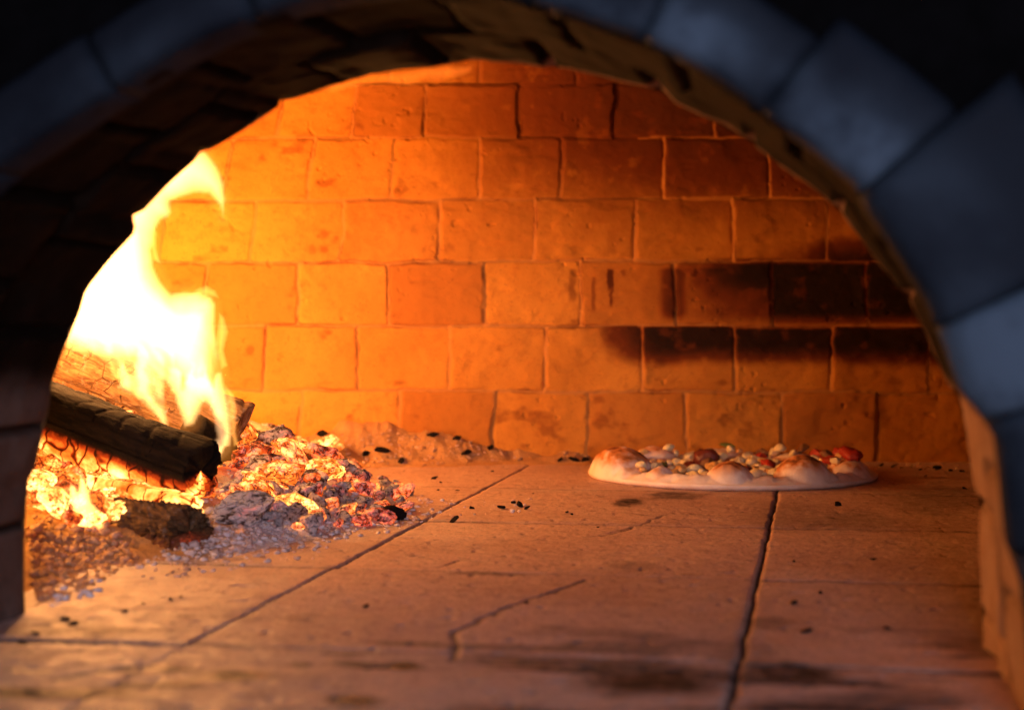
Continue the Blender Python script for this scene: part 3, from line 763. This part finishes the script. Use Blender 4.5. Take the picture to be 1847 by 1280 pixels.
below = lambda th: np.clip(-np.sin(th), 0, 1)
# angle 0 = towards camera side, 90 = up
lg = log_mesh('log', P(-60, 600, 1.60), P(425, 800, 1.60), [(0, .036), (45, .036), (90, .037), (135, .034), (180, .034), (225, .034), (270, .030), (315, .036)], mlog_bark, 11,
              lambda th, t: .0 * t + .25 * np.clip(-np.sin(th) - .5, 0, 1), rough=.12)
tag(link('log', lg), 'large pale barked log, topmost on the fire, flames rising around it', 'log')
lg = log_mesh('log', P(-120, 660, 1.46), P(366, 850, 1.385), [(0, .027), (30, .028), (60, .026), (90, .023), (130, .024), (180, .025), (225, .026), (270, .029), (300, .031), (330, .028)], mlog_char, 23,
              lambda th, t: sst(.22, .95, -np.sin(th) * .9 + .12 * np.cos(th) + .08) * (.95 + 0 * t), rough=.17, endheat=.03)
tag(link('log', lg), 'charred black log with a red glowing underside and a blunt right end', 'log')
lg = log_mesh('log', P(60, 870, 1.42), P(330, 938, 1.335), [(0, .022), (60, .024), (90, .018), (180, .022), (270, .026), (320, .026)], mlog_char, 37,
              lambda th, t: .95 - .4 * np.clip(np.sin(th) - .4, 0, 1), rough=.22, n=110)
tag(link('log', lg), 'half burnt glowing log under the charred one, yellow hot along its side', 'log')
lg = log_mesh('log', P(185, 935, 1.345), P(345, 958, 1.285), [(0, .020), (45, .022), (90, .018), (180, .018), (270, .018), (315, .021)], mlog_stub, 41,
              lambda th, t: .62 * np.clip(-np.sin(th) * .8 + .25, 0, 1) * (1 - .55 * t), rough=.38, n=200, m=200, fur=.22)
tag(link('log', lg), 'short burnt stub with furry brown top and white ash end at the heap front', 'log')
lg = log_mesh('stick', P(400, 752, 1.86), P(618, 838, 1.72), [(0, .0075), (90, .008), (180, .007), (270, .008)], mlog_stick, 51, lambda th, t: .15 + .3 * (np.sin(th) < -.2), rough=.2, n=90, m=40)
tag(link('stick', lg), 'thin pale stick sloping down the right side of the heap', 'stick')
lg = log_mesh('stick', P(425, 782, 1.74), P(560, 850, 1.66), [(0, .013), (90, .012), (180, .012), (270, .012)], mlog_stub, 57, lambda th, t: .5 * (np.sin(th) < -.1) + .1, rough=.3, n=120, m=90, fur=.2)
tag(link('stick', lg), 'thick crumbling brown stick just right of the flame foot', 'stick')
lg = log_mesh('stick', P(505, 822, 1.70), P(612, 862, 1.64), [(0, .011), (90, .010), (180, .012), (270, .012)], mlog_char, 61, lambda th, t: .55 - .3 * np.sin(th), rough=.3, n=60, m=48, endheat=.2)
tag(link('stick', lg), 'short glowing charred stick below the faceted ember', 'stick')
lg = log_mesh('stick', P(345, 775, 1.50), P(398, 812, 1.53), [(0, .014), (90, .016), (180, .014), (270, .014)], mlog_char, 67, lambda th, t: .0, rough=.15, n=50, m=48)
tag(link('stick', lg), 'black stub wrapped by the right foot of the flame', 'stick')

# ---- chips and crumbs lying singly on the tiles
chips = [(132, 1122, .0045), (118, 1114, .004), (308, 1078, .003), (326, 1073, .002), (40, 1156, .003), (65, 1140, .003), (225, 1100, .003), (260, 1086, .0022),
         (905, 914, .0055), (938, 910, .006), (950, 915, .004), (925, 905, .004), (818, 937, .006), (852, 915, .004), (783, 862, .0045), (795, 868, .003), (790, 882, .003), (826, 883, .0035),
         (888, 849, .003), (938, 822, .0045), (962, 888, .002), (1512, 909, .005), (1432, 1010, .003), (1432, 1085, .004), (1455, 1135, .004), (1575, 1006, .003),
         (1740, 880, .004), (1668, 858, .003), (1032, 925, .0025), (1078, 948, .002), (1022, 921, .002), (1480, 1066, .003), (950, 1085, .0025), (660, 1090, .003), (1600, 1130, .003),
         (1590, 838, .005), (1612, 840, .006), (1660, 846, .004), (1690, 844, .006), (1715, 848, .005), (1735, 849, .004), (1035, 818, .007), (1055, 820, .006), (1075, 822, .006), (1010, 820, .005)]
for a, b, s_ in chips:
    p = F(a, b, .0015) if b < 1200 else F(a, b)
    if p[1] > 2.08: p = np.array([p[0] * 2.07 / p[1], 2.07, .0015])
    mp = max(float(mound(p[0], p[1])), 0)
    if a < 400: lb, gr = 'small dark chip lying loose on the floor in front of the ash heap', 'chips in front of the heap'
    elif a < 1000: lb, gr = 'small black flake on the tiles between the ash heap and the pizza', 'flakes between heap and pizza'
    elif b < 855: lb, gr = 'black crumb lying along the foot of the back wall beside the pizza', 'crumbs along the wall foot'
    else: lb, gr = 'tiny dark speck of char on the open tiles near the pizza', 'specks on the right tiles'
    place(L_blk, (p[0], p[1], mp + s_ * .28), s_, 'char_flake', lb, 'charcoal', gr, .7)

# ================================================================== FLAMES
def flame_layer(poly, d, tmax, k, cell=4, grow=0, warp=.02, seed=0, fade=None, holes=0):
    gr = 2 * cell + grow * 1.5
    xs_ = np.arange(min(p[0] for p in poly) - gr, max(p[0] for p in poly) + gr, cell)
    ys_ = np.arange(min(p[1] for p in poly) - gr, max(p[1] for p in poly) + gr, cell)
    X_, Y_ = np.meshgrid(xs_, ys_)
    wx_ = X_ + 5 * fbm(X_ / 60, Y_ / 60, s=seed + 1); wy_ = Y_ + 5 * fbm(X_ / 60, Y_ / 60, s=seed + 2)
    s = sdf(wx_, wy_, poly) + grow
    T = tmax * (1 - np.exp(-np.maximum(s, 0) / k)) 
    T *= 1 + .35 * fbm(X_ / 45, Y_ / 110, s=seed + 3)
    if holes:
        st = fbm((X_ + (Y_ - 700) * -.45) / 36 + .8 * fbm(X_ / 80, Y_ / 80, s=seed + 7), Y_ / 95 + .6 * fbm(X_ / 60, Y_ / 60, s=seed + 8), s=seed + 4, o=3)
        T *= 1 - holes * sst(-.05, .28, st) * sst(560, 690, Y_)
    if fade is not None: T *= fade(X_, Y_)
    T = np.where(s > 0, np.maximum(T, .0007), 0)
    D = d + warp * fbm(X_ / 90, Y_ / 90, s=seed + 5, o=2)
    a = P(X_, Y_, D - T / 2); b = P(X_, Y_, D + T / 2)
    nr, nc = X_.shape; f = gridfaces(nr, nc); act = (T.ravel()[f] > 0).any(axis=1); f = f[act]
    V = np.concatenate([a.reshape(-1, 3), b.reshape(-1, 3)]); F2 = np.concatenate([f[:, ::-1], f + nr * nc])
    # weld the rim
    remap = np.arange(2 * nr * nc); zero = (T.ravel() <= 0); remap[nr * nc:][zero] = np.arange(nr * nc)[zero]
    F2 = remap[F2]; used, inv = np.unique(F2, return_inverse=True)
    return V[used], inv.reshape(F2.shape)
def flame(name, layers, mat, label):
    V, Fc, n = [], [], 0
    for v, f in layers: V.append(v); Fc.append(f + n); n += len(v)
    return tag(link(name, mkmesh(name, np.concatenate(V), np.concatenate(Fc), mat, smooth=True)), label, 'flame')
mainp = [(20, 640), (10, 480), (120, 400), (215, 300), (300, 258), (345, 262), (372, 276), (392, 302), (404, 335), (406, 362), (402, 398), (394, 374), (374, 352), (348, 350), (324, 358), (308, 366),
         (312, 382), (306, 392), (292, 397), (280, 420), (275, 452), (279, 480), (291, 506), (308, 528), (330, 524), (358, 526), (380, 534), (388, 550), (386, 585), (391, 625), (400, 665), (410, 705), (417, 745),
         (420, 785), (413, 822), (398, 832), (378, 815), (398, 800), (404, 780), (398, 760), (384, 748), (374, 722), (362, 740), (350, 768), (332, 772), (322, 745), (312, 712), (296, 690), (296, 730), (306, 772),
         (294, 776), (272, 742), (246, 716), (222, 702), (208, 700), (216, 688), (196, 665), (170, 640), (134, 618), (90, 640)]
back = [(60, 600), (100, 430), (200, 360), (255, 420), (262, 500), (320, 560), (372, 560), (380, 640), (396, 700), (404, 740), (380, 735), (340, 700), (300, 660), (250, 640), (200, 650), (140, 640)]
tong = [(400, 820), (412, 790), (404, 750), (392, 728), (384, 690), (376, 700), (384, 750), (392, 790), (372, 812), (352, 818), (344, 800), (358, 778), (340, 776), (318, 790), (296, 786), (312, 800), (340, 812), (372, 832), (395, 840)]
big = flame('flame', [flame_layer(mainp, 1.475, .045, 24, warp=.015, seed=5, holes=.97), flame_layer(back, 1.56, .05, 30, seed=15, holes=.5)],
      m_flame('flame_gas', (1, .50, .15), 120), 'tall white hot flame leaping from the logs against the arch')
fv, ff = flame_layer(mainp, 1.478, .06, 26, cell=5, grow=15, warp=.02, seed=65, holes=.3)
link('outer_flame', mkmesh('outer_flame', fv, ff, m_flame('flame_fringe', (1, .30, .035), 11)), big)
wisps = [[(300, 300), (318, 262), (330, 240), (336, 258), (330, 285), (345, 300), (330, 320)], [(392, 560), (404, 572), (410, 600), (404, 632), (412, 660), (398, 668), (388, 620)],
         [(405, 690), (424, 712), (430, 742), (426, 775), (430, 800), (420, 805), (414, 760)], [(272, 400), (284, 420), (282, 450), (292, 476), (276, 470), (266, 436)],
         [(330, 540), (352, 520), (372, 512), (388, 522), (396, 540), (376, 534), (350, 540)], [(196, 640), (214, 668), (240, 690), (262, 720), (250, 724), (222, 700), (200, 676)]]
ws = [flame_layer(w, 1.44 + .02 * i, .012, 7, cell=2, warp=.005, seed=70 + i) for i, w in enumerate(wisps)]
V0, F0, n0 = [], [], 0
for v_, f_ in ws: V0.append(v_); F0.append(f_ + n0); n0 += len(v_)
link('flame_wisps', mkmesh('flame_wisps', np.concatenate(V0), np.concatenate(F0), m_flame('flame_wisp_gas', (1, .42, .08), 120)), big)
flame('flame', [flame_layer(tong, 1.50, .010, 10, cell=3, warp=.006, seed=25)], m_flame('flame_foot', (1, .55, .25), 150), 'low white tongue curling round the black stub')
smallp = [(122, 905), (128, 870), (140, 885), (146, 850), (160, 880), (168, 905), (186, 925), (196, 950), (190, 970), (160, 978), (136, 970), (126, 940)]
flame('flame', [flame_layer(smallp, 1.29, .022, 9, cell=3, warp=.006, seed=35)], m_flame('flame_small', (1, .5, .13), 230), 'small yellow flame in the ember pocket at the heap front')
lick = [(358, 972), (366, 962), (380, 966), (396, 960), (410, 966), (424, 958), (438, 950), (444, 956), (436, 972), (412, 982), (384, 980)]
flame('flame', [flame_layer(lick, 1.335, .008, 6, cell=2, warp=.004, seed=45)], m_flame('flame_lick', (1, .26, .03), 110), 'tiny orange flame flickering along the white ash chunk')
roofp = [(560, 160), (640, 140), (720, 126), (800, 118), (850, 114), (850, 128), (822, 140), (790, 152), (760, 148), (740, 156), (700, 150), (650, 158), (600, 172)]
flame('flame', [flame_layer(roofp, 1.75, .012, 14, cell=4, warp=.01, seed=55)], m_flame('flame_roof', (1, .22, .02), 60), 'faint orange flame licking along under the arch crown')

# ================================================================== PIZZA
PC = np.array([.239, 1.898]); PR = .156
pz = bpy.data.objects.new('pizza', None); S.collection.objects.link(pz); pz.location = (PC[0], PC[1], 0); pz.empty_display_size = .05
tag(pz, 'pizza with a puffed pale crust and tomato, olive and cheese toppings on the tiles', 'pizza')
# angles: 0 = right (+x), -90 = towards the camera
bub = [(198, .130, .036, .038), (180, .128, .030, .030), (212, .137, .017, .020), (230, .134, .020, .018), (262, .128, .028, .027), (258, .132, .014, .018), (297, .128, .034, .031), (305, .136, .018, .020),
       (330, .134, .022, .024), (350, .125, .022, .026), (20, .13, .018, .03), (50, .13, .019, .03), (90, .13, .021, .035), (125, .13, .026, .03), (150, .13, .026, .03)]
def pizza_h(r, a):
    """top surface height"""
    ro = PR * (1 + .022 * fbm(np.cos(a) * 1.6, np.sin(a) * 1.6, s=201))
    s_ = r / ro
    rim = .0085 * np.exp(-((s_ - .90) / .085) ** 2) * (1 + .35 * fbm(np.cos(a) * 3, np.sin(a) * 3, s=202))
    h = .0045 + rim + .0012 * fbm(r * np.cos(a) * 60, r * np.sin(a) * 60, s=203)
    x, y = r * np.cos(a), r * np.sin(a)
    for deg, rr, hh, ss_ in bub:
        bx0, by0 = rr * math.cos(math.radians(deg)), rr * math.sin(math.radians(deg))
        q = ((x - bx0) ** 2 + (y - by0) ** 2) / (ss_ * .95) ** 2
        h = np.maximum(h, hh * np.sqrt(np.clip(1 - q * .9, 0, 1)))
    return h, s_, ro
nr_, na_ = 110, 420
aa = np.linspace(0, 2 * np.pi, na_, endpoint=False)
ss = np.concatenate([np.linspace(0.001, .82, 60), np.linspace(.83, 1, nr_ - 60)])
V, br, sc_ = [], [], []
for s_ in ss:
    ro = PR * (1 + .022 * fbm(np.cos(aa) * 1.6, np.sin(aa) * 1.6, s=201)); r = ro * s_
    h, _, _ = pizza_h(r, aa)
    h = np.where(s_ > .93, .006 + (h - .006) * np.sqrt(np.clip(1 - ((s_ - .93) / .07) ** 2, 0, 1)), h)
    wr = (.0022 * fbm(np.cos(aa) * 14, np.sin(aa) * 14, s_ * 9, s=206) + .0008 * fbm(aa * 40, np.full(na_, s_ * 12), s=207)) * (s_ > .8) * sst(1.0, .97, s_)
    V.append(np.stack([r * np.cos(aa), r * np.sin(aa), h + wr], -1))
    b_ = .55 * sst(.05, .45, fbm(np.cos(aa) * r * 34, np.sin(aa) * r * 34, h * 60, s=209)) * sst(.004, .012, h) + sst(.012, .027, h) * (.95 + .5 * fbm(np.cos(aa) * r * 50, np.sin(aa) * r * 50, s=205)) 
    br.append(np.clip(b_, 0, 1)); sc_.append(sst(.84, .76, s_ + .05 * fbm(np.cos(aa) * 5, np.sin(aa) * 5, s=211)) * sst(.016, .012, h))
for k_, (rf, z_) in enumerate([(1.0, .0035), (.985, .0008), (.9, .0012), (.001, .0012)]):
    ro = PR * (1 + .022 * fbm(np.cos(aa) * 1.6, np.sin(aa) * 1.6, s=201)) * rf
    V.append(np.stack([ro * np.cos(aa), ro * np.sin(aa), np.full(na_, z_)], -1)); br.append(np.full(na_, .3 if k_ else .1)); sc_.append(np.zeros(na_))
nn = len(V); idx = np.arange(nn * na_).reshape(nn, na_); a = idx[:-1]; b = idx[1:]
f = np.stack([a, b, np.roll(b, -1, 1), np.roll(a, -1, 1)], -1).reshape(-1, 4)
link('crust', mkmesh('crust', np.concatenate(V), f, m_dough(), dict(brown=np.concatenate(br), sauce=np.concatenate(sc_))), pz)
mch = m_food('mozzarella', (.90, .77, .42), (.80, .60, .24), .35); mtom = m_food('dried_tomato', (.52, .035, .012), (.22, .018, .01), .35, 160)
mol = m_food('dark_olive', (.09, .02, .015), (.2, .035, .02), .2); mmu = m_food('browned_mushroom', (.30, .14, .05), (.12, .05, .02), .5); mher = m_food('green_herb', (.12, .16, .03), (.06, .08, .02), .5)
def food(seed, st, mat, name, facets=2, rough=.08): return mkmesh(name, lump_v(seed, st, facets, rough, V=ICOM), ICOMF, mat)
ICOM, ICOMF = icoverts(3)
mch2 = m_food('browned_cheese', (.74, .50, .18), (.60, .28, .07), .4)
cheese = [food(300 + i, (1, .8, .6), (mch, mch, mch2)[i % 3], 'cheese_lump', 3, .10) for i in range(9)]
tomato = [food(320 + i, (1, .75, .5), mtom, 'tomato_piece', 4, .35) for i in range(4)]
olive = food(330, (1, .85, .75), mol, 'olive', 0, .02); mush = [food(335 + i, (1, .7, .35), mmu, 'mushroom_slice', 4, .2) for i in range(2)]
herb = food(340, (1, .5, .3), mher, 'herb_leaf', 3, .3)
placed = []
def topping(me, name, x, y, size, lift=.35, rot=None):
    r = math.hypot(x, y); a = math.atan2(y, x); h = float(pizza_h(np.array(r), np.array(a))[0])
    o = link(name, me, pz, (x, y, h + size * lift)); o.scale = (size, size, size)
    o.rotation_euler = rot or (random.uniform(-.5, .5), random.uniform(-.5, .5), random.uniform(0, 6.28)); return o
def pxy(px, py, z):   # pizza-local position seen at this point of the photo, at height z
    p = F(px, py, z); return p[0] - PC[0], p[1] - PC[1]
special = [(tomato[0], 'tomato_piece', 1388, 838, .014), (tomato[1], 'tomato_piece', 1403, 848, .012), (tomato[2], 'tomato_piece', 1522, 836, .015), (tomato[3], 'tomato_piece', 1535, 844, .013), (tomato[1], 'tomato_piece', 1500, 842, .011),
           (tomato[0], 'tomato_piece', 1370, 825, .012), (tomato[2], 'tomato_piece', 1480, 829, .012), (olive, 'olive', 1345, 850, .0105), (olive, 'olive', 1243, 838, .0095), (olive, 'olive', 1335, 836, .007), (tomato[3], 'tomato_piece', 1168, 838, .010), (tomato[2], 'tomato_piece', 1255, 842, .008),
           (mush[0], 'mushroom_slice', 1272, 836, .016), (mush[1], 'mushroom_slice', 1260, 845, .012), (mush[0], 'mushroom_slice', 1375, 824, .013), (mush[1], 'mushroom_slice', 1455, 826, .012), (herb, 'herb_leaf', 1195, 837, .010), (herb, 'herb_leaf', 1310, 820, .010), (mush[0], 'mushroom_slice', 1490, 833, .011)]
for me, nm, a, b, s_ in special:
    x, y = pxy(a, b, .012)
    if math.hypot(x, y) > .135: k = .135 / math.hypot(x, y); x, y = x * k, y * k
    placed.append((x, y, s_)); topping(me, nm, x, y, s_, .45)
x, y = pxy(1265, 812, .026); topping(olive, 'olive', x * .8, min(y, .115), .0145, .9, (0, 0, 0))
k = 0; tries = 0
while k < 150 and tries < 12000:
    tries += 1
    a = random.uniform(0, 6.28); r = .128 * math.sqrt(random.random()); x, y = r * math.cos(a), r * math.sin(a); s_ = random.choice((.0050, .0060, .0068, .0076, .0088)) * random.uniform(.9, 1.1)
    if any(math.hypot(x - q[0], y - q[1]) < (s_ + q[2]) * .53 for q in placed): continue
    if float(pizza_h(np.array(r), np.array(a))[0]) > .0185: continue
    me = random.choice(cheese); placed.append((x, y, s_)); topping(me, 'browned_cheese_lump' if me.materials[0] == mch2 else 'cheese_lump', x, y, s_, random.uniform(.5, 1.1)); k += 1  # golden lumps are browned cheese, named apart from the pale ones
